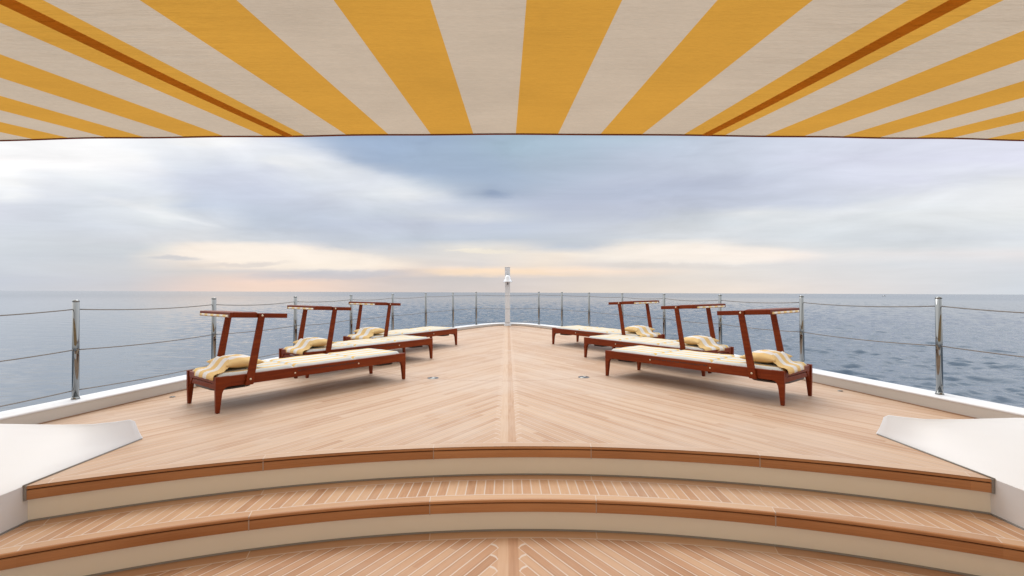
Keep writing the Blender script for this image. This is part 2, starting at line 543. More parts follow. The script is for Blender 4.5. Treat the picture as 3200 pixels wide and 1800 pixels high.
# dark end plate where the upper nosing meets the coamings
for sx in (-1, 1):
    th = math.asin((WX-.006)/R1)*sx
    Mx = Matrix.Translation((AX+R1*math.sin(th), AY+R1*math.cos(th), 0)) @ Matrix.Rotation(-th, 4, 'Z')
    e = MB(); e.box((0, .004, -.037), (.011, .026, .076), Mx); rel(e.build('end_plate', M_grey), steps)

# ------------------------------------------------------------------ side coamings flanking the steps
def coaming(sx, label):
    def P(x, y, z): return (AX+sx*x, y, z)
    root = empty('side_coaming', P(WX+.4, 2.6, 0)); tag(root, label, 'coaming', 'white coamings at the steps')
    root_inv = Matrix.Translation(-Vector(root.location))
    # stations from the tip aft: foot on deck, lip of the slope, ridge, outboard back foot
    S = [  # (foot x,y), (ridge x,y,z), (back x,y,z)
        ((2.560, 3.385), (2.585, 3.372, .050), (2.66, 3.43, 0)),
        ((WX, 3.350), (2.578, 3.340, .125), (2.72, 3.42, 0)),
        ((WX, 3.300), (2.590, 3.310, .146), (2.80, 3.42, 0)),
        ((WX, 3.200), (2.625, 3.215, .156), (2.95, 3.40, 0)),
        ((WX, 3.080), (2.690, 3.130, .165), (3.10, 3.36, 0)),
        ((WX, 2.900), (2.85, 3.065, .180), (3.25, 3.32, .02)),
        ((WX, 2.600), (3.15, 3.005, .203), (3.42, 3.25, .05)),
        ((WX, 2.200), (3.40, 2.92, .212), (3.58, 3.15, .09)),
        ((WX, 1.600), (3.60, 2.70, .215), (3.75, 2.95, .10)),
        ((WX, .600), (3.85, 2.10, .215), (3.95, 2.30, .10)),
        ((WX, -.80), (4.00, .60, .215), (4.05, .80, .10))]
    rows = []
    for (fx, fy), rg, bk in S:
        f0 = Vector((fx, fy, 0)); r_ = Vector(rg); b = Vector(bk)
        f0.z = .0
        row = [Vector((fx, fy, 0)), f0.lerp(r_, .02)+Vector((-.0, 0, .006))]
        for s in (.15, .35, .55, .75, .9, .97): 
            q = f0.lerp(r_, s); q.z += .022*math.sin(math.pi*min(1, s*1.0))*(1 if rg[2] > .17 else .3); row.append(q)
        row.append(r_ + Vector((0, 0, .002)))
        for s in (.06, .2, .5, .8, 1.): 
            q = r_.lerp(b, s); q.z += .012*math.sin(math.pi*s); row.append(q)
        rows.append([P(*q) for q in row])
    mb = MB(); mb.grid(rows, True); 
    mb.face([mb.bm.verts.new(p) for p in rows[0]], False)
    bmesh.ops.remove_doubles(mb.bm, verts=mb.bm.verts, dist=1e-5)
    o = mb.build('coaming_top', M_white); o.parent = root; o.matrix_parent_inverse = root_inv
    w = MB()
    w.grid([[P(WX, y, z) for y in (-.8, .6, 1.6, 2.2, 2.6, 3.0, 3.35)] for z in (-2*RI-.05, -.2, 0)], False)
    o = w.build('inner_wall', M_white); o.parent = root; o.matrix_parent_inverse = root_inv
    c = MB()
    c.tube([P(WX-.002, 2.545, .003), P(WX-.002, 3.0, .003), P(WX-.002, 3.36, .003)], .0045, 6)
    c.tube([P(WX-.002, y, -RI+.003) for y in (0., 1.2, 2.0, 2.585)], .0055, 6)
    o = c.build('caulk_line', M_grey); o.parent = root; o.matrix_parent_inverse = root_inv
    return root
coaming(-1, 'smooth white sloping side wall at the left end of the steps')
coaming(1, 'smooth white sloping side wall at the right end of the steps')

# ------------------------------------------------------------------ bulwark round the bow
bul = empty('bulwark', (0, 12.87, .1)); tag(bul, 'low white bulwark running all round the edge of the bow deck', 'bulwark')
def rail_loft(prof):
    rows = []
    for d, zf in prof:
        rows.append([(p.x, p.y, zf(p.y)) for p in off(d)])
    return rows
def hz(dz): return lambda Y: z_rail(Y)+dz
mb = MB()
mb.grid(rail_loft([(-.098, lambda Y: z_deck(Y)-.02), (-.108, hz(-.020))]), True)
rel(mb.build('inner_wall', M_inner_shaded), bul)
mb = MB()
mb.grid(rail_loft([(-.104, hz(-.021)), (-.112, hz(-.019)), (-.114, hz(-.010)), (-.109, hz(-.003)), (-.098, hz(0)), (.06, hz(.003)), (.100, hz(0)), (.113, hz(-.006)), (.12, hz(-.02))]), True)
o = mb.build('cap_rail', M_white); rel(o, bul)
mb = MB()
mb.grid(rail_loft([(.12, hz(-.018)), (.10, hz(-.10)), (.0, lambda Y: -1.4), (-.35, lambda Y: -3.2), (-.6, lambda Y: -5.6)]), True)
o = mb.build('hull_side', M_hull); rel(o, bul)
mb = MB()
pp = off(-.104)
mb.tube([(p.x, p.y, z_deck(p.y)+.003) for p in pp[8:-8]], .006, 6)
rel(mb.build('caulk_line', M_tan), bul)

# ------------------------------------------------------------------ stanchions and guard ropes
ST = [(2.40, 3.965), (4.11, 3.665), (5.55, 3.372), (6.9, 3.03), (8.2, 2.654), (9.45, 2.2425), (10.6, 1.789), (11.55, 1.30), (12.3, .797)]
H = .835
def make_stanchion():
    root = empty('guard_stanchion')
    b = MB(); b.lathe([(.031, 0), (.031, .006), (.028, .009), (.0262, .02)]); b.build('base_flange', M_steel, root)
    p = MB(); p.lathe([(.0245, .008), (.0245, H-.016)]); p.build('tube', M_steel, root)
    c = MB(); c.lathe([(.0248, H-.018), (.0248, H-.012), (.0225, H-.006), (.015, H-.001), (.005, H)]); c.build('cap', M_steel, root)
    for zf in (.902, .494, .087):
        e = MB(); e.box((0, 0, 0), (.058, .009, .010), None, .003)
        e.bm.verts.ensure_lookup_table()
        bmesh.ops.translate(e.bm, vec=(0, 0, zf*H), verts=e.bm.verts)
        e.build('rope_eye', M_dull, root)
    return root
proto = make_stanchion()
order = ['beside the bell post', 'second out from the bell post', 'third out from the bell post', 'fourth out from the bell post', 'fifth out from the bell post',
         'sixth out from the bell post', 'behind the nearest lounger', 'nearest of those in view', 'last beside the side wall']
posts = {}
for sx in (-1, 1):
    for i, (Y, X) in enumerate(ST):
        o = proto if not posts else copy_tree(proto)
        xx = sx*X+shift(Y)
        o.location = (xx, Y, z_rail(Y)+.002)
        ang = math.atan2(line[1].y-line[0].y, 1)
        a, b = ST[max(0, i-1)], ST[min(8, i+1)]
        o.rotation_euler = (0, 0, math.atan2((b[0]-a[0]), sx*(b[1]-a[1])))
        k = 8-i
        side = 'left' if sx < 0 else 'right'
        tag(o, f'polished steel guard post on the {side} rail, {order[k]}', 'guard post', 'steel guard posts round the bow')
        posts[(sx, i)] = Vector(o.location)
def rope(name, zf, seq, sag, r, label):
    root = empty(name, seq[0]); tag(root, label, 'rope', 'guard ropes between the steel posts')
    inv = Matrix.Translation(-Vector(root.location))
    for a, b in zip(seq, seq[1:]):
        mbx = MB(); pts = []
        A = a+Vector((0, 0, zf*H)); B = b+Vector((0, 0, zf*H)); d = (B-A).normalized()
        A = A+d*.028; B = B-d*.028
        sg = sag*((B-A).length/1.4)**2*random.uniform(.8, 1.2)
        for s in np.linspace(0, 1, 17):
            q = A.lerp(B, s); q.z -= sg*4*s*(1-s); pts.append(q)
        mbx.tube(pts, r, 7)
        o = mbx.build('span', M_rope); o.parent = root; o.matrix_parent_inverse = inv
seqL = [posts[(-1, i)] for i in range(9)]; seqR = [posts[(1, i)] for i in range(8, -1, -1)]
rope('guard_rope', .902, seqL+seqR, .024, .0046, 'topmost thin grey rope strung through the tops of the steel posts')
rope('guard_rope', .494, seqL+seqR, .016, .0046, 'middle thin grey rope strung halfway up the steel posts')
rope('guard_rope', .087, seqL+seqR[:1], .014, .0048, 'lowest thin grey rope just above the left bulwark')

# ------------------------------------------------------------------ bell post at the bow
bp = empty('bell_post', (0.0, 12.70, z_deck(12.7))); tag(bp, 'square white post standing at the tip of the bow', 'post')
zt = 1.655-z_deck(12.7)
b = MB(); b.box((0, 0, zt/2), (.134, .12, zt), None, .008); b.build('shaft', M_white, bp)
b = MB(); b.box((0, 0, zt+.006), (.142, .128, .012), None, .004); b.build('cap', M_white, bp)
b = MB(); b.box((0, 0, .012), (.19, .16, .024), None, .006); b.build('foot_plate', M_white, bp)
bl = empty('ship_bell', (0.005, 12.70-.06-.118, 1.275)); tag(bl, 'silver white ship bell hanging on the front of the bow post', 'bell')
b = MB(); b.lathe([(.122, -.004), (.120, .008), (.100, .032), (.080, .075), (.070, .125), (.060, .150), (.036, .166), (.012, .172)], n=28); b.build('body', M_bell, bl)
b = MB(); b.lathe([(.008, .06), (.007, -.03), (.016, -.045), (.018, -.062), (.006, -.078)], n=14); b.build('clapper', M_dark, bl)
b = MB(); b.tube([(0, 0, .168), (0, .0, .195), (0, .05, .205), (0, .118, .200)], .009, 8); b.build('hook', M_dull, bl)

# ------------------------------------------------------------------ deck fittings
def socket(x, y, r, label):
    o = empty('deck_socket', (x, y, z_deck(y)+.001)); tag(o, label, 'deck fitting', 'round steel fittings let into the deck')
    a = MB(); a.lathe([(r*.55, .002), (r*.62, .005), (r*.95, .005), (r, .0015)], n=28, caps=False); a.build('rim', M_steel, o)
    a = MB(); a.lathe([(r*.60, .0025), (r*.1, .001)], n=24); a.build('well', M_dark, o)
    a = MB(); a.box((0, 0, .004), (r*1.15, r*.22, .005), None, .001); a.build('bar', M_steel, o)
    return o
socket(-.872, 5.655, .066, 'round steel deck socket left of the centre plank, by the left lounger foot')
socket(.888, 5.66, .066, 'round steel deck socket right of the centre plank, by the right lounger foot')
socket(-3.24, 4.71, .024, 'tiny steel deck stud beside the left bulwark')
socket(3.325, 4.815, .024, 'tiny steel deck stud beside the right bulwark')

# ------------------------------------------------------------------ loungers
LX, LW, LZ = 1.0, .325, .30
def make_lounger():
    root = empty('sun_lounger')
    # side rails with a knee into each leg
    for sy in (-1, 1):
        f = MB(); f.box((0, sy*(LW-.014), LZ-.044), (2*LX-.09, .028, .088), None, .004)
        rail = f.build('side_rail', M_wood, root)
        b = MB()
        for bx, bz in ((-.32, LZ-.05), (.37, LZ-.045)):
            b.lathe([(.0085, 0), (.008, .003), (.004, .005)], n=12, M=Matrix.Translation((bx, sy*LW, bz)) @ Matrix.Rotation(-sy*math.pi/2, 4, 'X'))
        b.build('bolt', M_brass, rail)
        nt = MB()
        for i in range(34):
            nt.box((-.285+i*.0192+random.uniform(-.003, .003), sy*(LW+.0006), LZ-.030+random.uniform(-.003, .003)), (.0085, .003, .012))
        nt.build('adjuster_notches', M_dark, rail)
    for sx in (-1, 1):
        e = MB(); e.box((sx*(LX-.02), 0, LZ-.030), (.026, 2*LW-.10, .050), None, .004)
        e.build('end_slat', M_wood, root)
        e = MB(); e.box((sx*(LX-.030), 0, LZ-.087), (.024, 2*LW-.10, .046), None, .004)
        e.build('end_slat', M_wood, root)
        for sy in (-1, 1):
            # leg profile in the long direction: broad knee under the rail, tapering foot
            o_ = sx
            pr = [(0, LZ+.002), (-.115, LZ+.002), (-.115, LZ-.088), (-.092, LZ-.089), (-.074, LZ-.096), (-.062, LZ-.112), (-.052, LZ-.135), (-.032, .0), (-.004, .0), (0, LZ-.12)]
            poly = [(o_*(LX+p[0]), p[1]) for p in pr]
            l = MB(); l.prism(poly, 'y', sy*(LW+.001), sy*(LW-.034), .005)
            # inward knee to the end boards
            pr2 = [(sy*(LW-.033), LZ-.004), (sy*(LW-.115), LZ-.004), (sy*(LW-.100), LZ-.07), (sy*(LW-.075), LZ-.092), (sy*(LW-.055), LZ-.125), (sy*(LW-.033), LZ-.17)]
            l.prism(pr2, 'x', o_*(LX-.012), o_*(LX-.040), .003)
            l.build('leg', M_wood, root)
    # slats under the mattress
    s = MB()
    for i in range(15): s.box((-.90+i*.1286, 0, LZ-.022), (.07, 2*LW-.06, .016), None, .002)
    s.build('slat_bed', M_wood, root)
    # two curved trays slung under the ends, middle strut
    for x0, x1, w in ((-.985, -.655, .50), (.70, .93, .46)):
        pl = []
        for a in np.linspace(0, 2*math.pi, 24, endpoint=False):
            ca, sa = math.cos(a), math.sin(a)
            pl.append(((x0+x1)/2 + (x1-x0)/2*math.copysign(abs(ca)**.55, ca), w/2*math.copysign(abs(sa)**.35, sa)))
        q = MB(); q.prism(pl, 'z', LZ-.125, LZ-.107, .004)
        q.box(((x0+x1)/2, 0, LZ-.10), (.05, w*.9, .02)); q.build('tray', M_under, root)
    q = MB(); q.box((-.205, -.12, LZ-.11), (.028, .03, .06), None, .004); q.box((-.205, .12, LZ-.11), (.028, .03, .06), None, .004)
    q.box((-.205, 0, LZ-.075), (.04, .5, .025), None, .003); q.build('strut', M_wood, root)
    # mattress in three padded sections
    for x0, x1 in ((-.975, -.302), (-.298, .345), (.349, .955)):
        nx, ny = 22, 30; rows = []
        hw = .287
        def top(u, v):
            e = min(1, (1-abs(v))*9)*1.0; e2 = min(1, (1-abs(u))*9)
            q = (1-(1-e)**2.2)*(1-(1-e2)**2.2)
            x = x0+(u+1)/2*(x1-x0); y = v*hw
            puff = .0015*math.cos(u*math.pi*2.5)*math.cos(v*math.pi*2.2) + .002*math.sin(x*9+y*5)
            return (x, y, LZ-.010 + (.032+puff)*q)
        mt = MB()
        U = np.sign(np.linspace(-1, 1, nx))*(1-(1-abs(np.linspace(-1, 1, nx)))**1.5); V = np.sign(np.linspace(-1, 1, ny))*(1-(1-abs(np.linspace(-1, 1, ny)))**1.5)
        g = [[top(u, v) for v in V] for u in U]
        VT = mt.grid(g, True)
        # underside
        g2 = [[(p[0]*1, p[1], LZ-.016) for p in r] for r in g]
        VB = mt.grid(g2, True)
        def wall(a, b):
            for i in range(len(a)-1): mt.face((a[i], a[i+1], b[i+1], b[i]), True)
        wall(VT[0], VB[0]); wall(VT[-1], VB[-1]); wall([r[0] for r in VT], [r[0] for r in VB]); wall([r[-1] for r in VT], [r[-1] for r in VB])
        mt.build('mattress', M_matt, root)
    TL = Matrix.Translation((-.632, 0, .803)) @ Matrix.Rotation(R(3.0), 4, 'Y') @ Matrix.Translation((.632, 0, -.803))
    # folding sunshade: two raking posts, two arms, head bar with the furled cloth
    for sy in (-1, 1):
        y0, y1 = sy*(LW+.002), sy*(LW+.024)
        p = MB(); p.prism([(-.775, LZ-.094), (-.707, LZ-.094), (-.602, .822), (-.657, .822)], 'y', y0, y1, .004)
        po = p.build('shade_post', M_wood, root)
        b = MB()
        for bx, bz in ((-.733, LZ-.045), (-.632, .803)):
            b.lathe([(.010, 0), (.0095, .003), (.005, .006)], n=12, M=Matrix.Translation((bx, y1, bz)) @ Matrix.Rotation(-sy*math.pi/2, 4, 'X'))
        b.build('bolt', M_brass, po)
        a = MB(); a.box((-.640, sy*(LW-.010), .803), (.494, .022, .042), TL, .004)
        a.build('shade_arm', M_wood, root)
    a = MB(); a.box((-.879, 0, .804), (.024, 2*LW+.006, .046), TL, .005); a.build('head_bar', M_wood, root)
    a = MB(); a.tube([(-.630, -.30, .808), (-.630, .30, .808)], .011, 10); a.build('spreader', M_wood, root)
    a = MB(); a.box((-.765, 0, .807), (.206, 2*LW+.008, .046), TL, .010, 3); a.build('shade_panel', M_wood, root)
    c = MB(); c.prism([(-.898, .788), (-.890, .784), (-.890, .804), (-.897, .803), (-.900, .796)], 'y', -.295, .295, 0, TL)
    c.build('furled_shade', M_can, root)
    return root

def make_pillow():
    root = empty('head_pillow')
    rows = []; n = 26
    hl, hw, ht = .165, .235, .062
    mb = MB(); top = []; bot = []
    for i in range(n+1):
        v = -1+2*i/n; rt, rb = [], []
        ev = (1-abs(v)**2.6)
        for j in range(n+1):
            u = -1+2*j/n
            eu = (1-abs(u)**2.4)
            q = max(0, eu*ev)**.52
            x = u*hl*(.90+.10*abs(v)**3); y = v*hw*(.90+.10*abs(u)**3)
            wr = .003*math.sin(9*u+5*v)*q
            rt.append((x, y, .052+ht*1.02*q+wr)); rb.append((x, y, .052-.046*q))
        top.append(rt); bot.append(rb)
    mb.grid(top, True); mb.grid(bot, True)
    bmesh.ops.remove_doubles(mb.bm, verts=mb.bm.verts, dist=1e-4)
    mb.build('pad', M_pill, root)
    # cloth flap from the crest of the pillow down over the head of the mattress
    mb = MB(); rows = []
    path = [(-.110, .1035), (-.128, .092), (-.145, .074), (-.160, .052), (-.175, .032), (-.197, .013), (-.225, .006), (-.255, .003), (-.278, -.006), (-.288, -.024), (-.290, -.05)]
    for x, z in path:
        k = min(1, max(0, (-.10-x)/.12)); ya, yb = -.20-.075*k, .105+.02*k
        row = []
        for s in np.linspace(-1, 1, 19):
            drop = .0 if x < -.17 else (-.045*abs(s)**3.2*(z/.12) if s < 0 else 0)
            row.append((x, (ya+yb)/2+(yb-ya)/2*s, z+drop+.003+.0015*math.sin(11*s+20*x)))
        rows.append(row)
    mb.grid(rows, True)
    o = mb.build('flap', M_pill, root, recalc=True)
    md = o.modifiers.new('thick', 'SOLIDIFY'); md.thickness = .004
    return root

L0 = make_lounger(); P0 = make_pillow()
LP = [(-2.0545, 5.0244, .6704, 'mahogany sun lounger nearest the camera on the left side', 'left lounger nearest the camera'),
      (-1.9942, 6.6737, .6657, 'mahogany sun lounger in the middle of the three on the left', 'middle lounger on the left'),
      (-1.7552, 8.2683, .5964, 'mahogany sun lounger on the left side closest to the bow', 'left lounger closest to the bow'),
      (2.0390, 5.1877, -.6734, 'mahogany sun lounger nearest the camera on the right side', 'right lounger nearest the camera'),
      (1.9935, 6.6733, -.6168, 'mahogany sun lounger in the middle of the three on the right', 'middle lounger on the right'),
      (1.6672, 8.3390, -.6230, 'mahogany sun lounger on the right side closest to the bow', 'right lounger closest to the bow')]
def basis(h, Y):
    sl = .0034*max(0, Y-4)
    n_ = Vector((0, -sl, 1)).normalized()
    u = Vector((math.sin(h), math.cos(h), 0)); u = (u-n_*u.dot(n_)).normalized()
    v = n_.cross(u)
    return Matrix((u, v, n_)).transposed()
for i, (x, y, h, lab, pl) in enumerate(LP):
    o = L0 if i == 0 else copy_tree(L0)
    B = basis(h, y)
    o.location = (x, y, z_deck(y)+.001); o.rotation_euler = B.to_euler()
    tag(o, lab, 'sun lounger', 'six sun loungers on the bow deck')
    p = P0 if i == 0 else copy_tree(P0)
    jx, jy, ja = (0, 0, 0) if i == 0 else (random.uniform(-.012, .012), random.uniform(-.012, .012), random.uniform(-.05, .05))
    loc = Vector(o.location) + B @ Vector((-.715+jx, jy, LZ+.020))
    p.location = loc; p.rotation_euler = (B @ Matrix.Rotation(ja, 3, 'Z')).to_euler()
    if x > 0: p.scale = (1, -1, 1)
    tag(p, 'yellow and white striped pillow on the '+pl, 'pillow', 'striped pillows on the loungers')

# ------------------------------------------------------------------ awning
aw = empty('awning', (0, 2.83, 1.93)); tag(aw, 'yellow and cream striped fabric awning stretched over the steps', 'awning')
ainv = Matrix.Translation(-Vector(aw.location))
def aw_y(X): return 2.83+.0225*X*X + .004*math.sin(3.1*X+.6) + .0025*math.sin(8.3*X)
def aw_z(X, Y):
    pull = .0
    return 1 + .1085*Y + .6245 + .0012*X*X + .0025*math.sin(2.2*X+.4*Y) + .0016*math.sin(7.*X+1.)*max(0, Y-2)
xsA = np.linspace(-5.0, 5.0, 121)
mb = MB(); rows = []
rng = np.random.default_rng(3)
for tt in np.linspace(0, 1, 90):
    row = []
    for X in xsA:
        ye = aw_y(X); yy = -3.2 + (ye+3.2)*tt
        z = aw_z(X, yy)
        row.append((X, yy, z))
    rows.append(row)
mb.grid(rows, True)
o = mb.build('canopy_cloth', M_awn); o.parent = aw; o.matrix_parent_inverse = ainv
for xc in (-1.300, 1.190):
    s = MB(); rw = []
    for tt in np.linspace(0, 1, 120):
        ye = aw_y(xc); yy = -3.2+(ye+3.2-.004)*tt
        wob = .006*math.sin(yy*3.1+xc)
        rw.append([(xc+dx+wob, yy, aw_z(xc+dx, yy)-dz) for dx, dz in ((-.029, .002), (-.026, .0045), (0, .006), (.026, .0045), (.029, .002))])
    s.grid(rw, True)
    o = s.build('seam_band', M_seam); o.parent = aw; o.matrix_parent_inverse = ainv
s = MB(); rw = []
for dy, dz in ((-.0, .004), (.006, .003), (.009, 0), (.008, -.006), (.002, -.009), (-.004, -.008)):
    rw.append([(X, aw_y(X)+dy, aw_z(X, aw_y(X))+dz) for X in xsA])
s.grid(rw, True)
o = s.build('hem', M_hem); o.parent = aw; o.matrix_parent_inverse = ainv

# ------------------------------------------------------------------ far motor boat
bt = empty('motor_boat', (950., 1211., -5-.0074*950)); tag(bt, 'tiny white motor boat on the sea near the right horizon', 'boat')
bt.rotation_euler = (0, 0, .25)
b = MB()
rows = []
for x, w, z0 in ((-5, 1.5, 0), (-2, 1.7, 0), (1.5, 1.6, 0), (4, .9, .15), (5.6, .05, .45)):
    rows.append([(x, -w, 1.1+z0), (x, -w*.8, .2), (x, 0, -.3), (x, w*.8, .2), (x, w, 1.1+z0)])
b.grid(rows, True)
b.grid([[(r[0][0], r[0][1], r[0][2]), (r[0][0], r[-1][1], r[0][2])] for r in rows]); b.build('hull', M_hull, bt)
b = MB(); b.prism([(-2.5, 1.1), (2.2, 1.1), (1.2, 2.7), (-2.2, 2.9)], 'y', -1.1, 1.1, .1); b.build('cabin', M_white, bt)
b = MB(); b.prism([(-2.2, 1.7), (1.75, 1.7), (1.4, 2.3), (-2.1, 2.3)], 'y', -1.12, 1.12); b.build('window', M_dark, bt)

# ------------------------------------------------------------------ sky and light
wd = bpy.data.worlds.new('World'); sc.world = wd; wd.use_nodes = True
t = T(wd.node_tree)
SUN_AZ, SUN_EL = R(-14), R(60)          # azimuth from the bow, towards port
nish = t.n('ShaderNodeTexSky', sky_type='NISHITA'); nish.sun_disc = False
nish.sun_elevation = SUN_EL; nish.sun_rotation = SUN_AZ
D = t.n('ShaderNodeTexCoord').outputs['Generated']
dx, dy, dz = t.xyz(D)
hyp = (dx*dx+dy*dy).sqrt().max(.001)
az = t.m('ARCTAN2', dx, dy)
cosa = (dy/hyp).max(.5)
el = dz/hyp/cosa                         # height over the horizon, measured along the ship's axis
# drifting, streaked distortion gives the clouds their torn edges
cv = t.vec(az*3.0, el*11.0, 0.)
w1 = t.noise(cv, 1.6, 6, .6); w2 = t.noise(t.vec(az*3.0+7, el*11., 4.), 1.6, 6, .6)
w3 = t.noise(t.vec(az*10, el*60., 9.), 1.0, 4, .6)
low = t.step(el, .0, .14)
azw = az + (w1-.5)*.055*(low*.8+.4)
elw = el + (w2-.5)*.028*(low*.8+.18) + (w3-.5)*.007
u = azw/1.8 + .5
def px(x): return math.atan((x-1586)/1511)/1.8+.5
def sky(c):
    l_ = lin(c); g_ = .2*l_[0]+.7*l_[1]+.1*l_[2]
    return tuple(min(1.12, max(.02, 1.04*(v*.86+g_*.14))) for v in lin(tuple(max(0, m_ + (v-m_)*1.12) for v, m_ in zip(c, (206, 211, 219)))))
ROWS = [
 (905, [(0,200,206,216),(400,208,206,210),(600,230,210,202),(800,240,214,198),(1000,238,214,200),(1200,220,206,200),(1400,212,204,202),(1600,218,208,204),(1900,230,218,206),(2300,234,222,212),(2600,226,220,218),(3200,210,216,224)]),
 (870, [(0,200,206,218),(400,205,206,212),(600,222,208,203),(750,240,214,200),(950,242,214,198),(1100,222,206,200),(1250,208,200,200),(1500,205,200,200),(1600,214,206,204),(1900,224,214,206),(2200,228,220,213),(2500,224,220,219),(3200,212,217,224)]),
 (848, [(0,202,208,218),(400,206,208,213),(600,214,209,207),(800,216,208,206),(950,204,203,208),(1100,206,204,208),(1250,226,210,202),(1400,250,224,200),(1600,250,224,198),(1800,250,226,204),(2000,242,224,210),(2200,230,222,215),(2500,222,220,220),(3200,214,218,225)]),
 (830, [(0,203,209,218),(400,208,210,215),(600,226,216,209),(700,250,234,218),(900,246,232,216),(1050,254,240,220),(1200,250,232,214),(1350,226,216,210),(1500,218,212,210),(1700,236,222,208),(1850,228,219,214),(2000,224,218,214),(2250,222,220,219),(2500,222,220,221),(2800,216,219,224),(3200,216,219,225)]),
 (795, [(0,205,211,220),(400,206,211,218),(480,224,221,218),(580,246,234,223),(750,255,244,231),(950,254,242,230),(1050,240,230,220),(1200,216,214,214),(1350,220,217,215),(1500,228,222,217),(1600,234,226,217),(1750,240,228,215),(1900,244,236,226),(2050,252,242,230),(2250,253,243,233),(2450,252,240,234),(2600,232,230,230),(2900,228,226,228),(3200,228,225,227)]),
 (772, [(0,207,213,221),(450,208,213,219),(530,226,224,221),(620,246,232,220),(800,252,240,228),(950,240,231,224),(1050,205,209,217),(1300,210,212,217),(1450,226,222,216),(1600,222,218,214),(1750,196,203,214),(1850,198,204,214),(1950,232,226,218),(2100,246,240,232),(2200,240,234,228),(2350,220,221,223),(2700,216,221,226),(3200,218,222,227)]),
 (745, [(0,210,216,224),(400,210,214,221),(600,218,219,222),(780,208,212,218),(1000,200,207,219),(1300,194,203,216),(1600,192,201,214),(1900,200,206,215),(2100,214,217,221),(2250,215,219,224),(2600,214,220,226),(3200,216,221,228)]),
 (700, [(0,212,218,228),(300,210,216,226),(500,218,223,230),(650,216,220,226),(800,196,205,219),(1000,194,203,220),(1300,194,201,217),(1600,190,199,216),(1900,196,202,214),(2100,205,210,217),(2300,212,218,224),(2600,220,225,230),(3200,222,226,230)]),
 (670, [(0,213,217,228),(200,211,217,227),(400,220,225,232),(520,228,232,234),(650,208,214,224),(800,194,204,220),(1000,196,205,221),(1200,202,210,222),(1400,214,218,224),(1520,219,222,226),(1620,200,207,218),(1750,188,196,213),(2000,190,197,213),(2200,202,208,217),(2350,222,225,228),(2600,216,221,228),(2800,224,228,231),(3000,228,231,234),(3200,228,231,233)]),
 (640, [(0,215,219,230),(200,214,220,230),(350,222,227,234),(480,228,232,236),(600,198,208,224),(800,196,206,222),(1000,202,209,224),(1200,212,218,228),(1350,205,211,223),(1500,200,208,220),(1700,186,194,212),(2000,188,195,213),(2300,196,203,219),(2600,204,210,224),(2800,220,225,232),(3000,228,232,236),(3200,230,232,235)]),
 (605, [(0,228,231,238),(60,240,242,244),(150,222,226,234),(350,218,223,232),(520,222,227,234),(640,200,209,224),(800,200,208,225),(1000,210,216,229),(1150,218,223,230),(1270,228,231,234),(1380,208,214,224),(1450,178,190,208),(1540,156,171,194),(1580,164,179,201),(1700,180,191,210),(2000,187,195,214),(2200,190,198,217),(2500,204,210,226),(2800,217,221,233),(3050,226,229,234),(3200,231,233,236)]),
 (570, [(0,245,246,248),(150,228,231,238),(350,226,231,236),(500,225,230,236),(600,208,214,228),(800,208,214,230),(1000,216,222,232),(1150,218,222,232),(1250,216,222,230),(1400,180,194,212),(1550,170,185,206),(1700,176,190,210),(1900,188,197,216),(2200,190,197,216),(2500,206,212,228),(2900,216,219,234),(3100,222,226,234),(3200,228,230,234)]),
 (535, [(0,252,252,252),(120,238,240,244),(300,234,238,242),(480,236,238,243),(560,220,226,236),(700,210,216,230),(850,212,217,230),(980,228,232,238),(1080,222,226,234),(1180,196,206,222),(1280,172,188,210),(1450,168,185,206),(1600,170,187,206),(1800,178,192,211),(2100,192,200,218),(2400,204,211,227),(2700,214,218,234),(3200,222,225,236)]),
 (500, [(0,252,248,248),(200,254,250,250),(350,254,253,253),(430,252,252,252),(520,228,232,240),(700,220,225,235),(850,232,235,240),(920,243,244,246),(1000,230,233,240),(1100,175,190,212),(1200,165,183,208),(1400,168,186,206),(1600,168,187,206),(1800,176,192,210),(2000,190,200,218),(2300,202,210,226),(2600,212,216,233),(3200,220,222,238)]),
 (460, [(0,250,250,252),(300,252,252,253),(420,244,246,250),(560,235,238,243),(680,240,242,246),(760,236,238,244),(860,228,232,240),(950,208,216,230),(1060,172,188,212),(1200,160,180,208),(1400,166,186,207),(1600,165,188,206),(1800,173,192,210),(2000,184,198,216),(2300,200,208,224),(2600,212,217,233),(3200,221,223,238)]),
 (430, [(0,250,250,252),(300,250,251,253),(500,238,240,244),(650,250,250,250),(730,248,248,250),(850,222,226,236),(950,190,202,220),(1100,160,180,208),(1300,160,181,208),(1500,165,186,207),(1600,165,188,206),(1800,172,192,210),(2000,180,198,214),(2200,192,203,220),(2400,208,216,232),(2800,218,222,238),(3200,222,224,238)]),
]
prev = None; pc = None
for y, stops in ROWS:
    e = (914-y)/1511
    c = t.ramp(u, [(px(a), sky((r_, g_, b_))) for a, r_, g_, b_ in stops], 'LINEAR')
    pc = c if pc is None else t.mix(((elw-prev)/(e-prev)).max(0).min(1), pc, c)
    prev = e
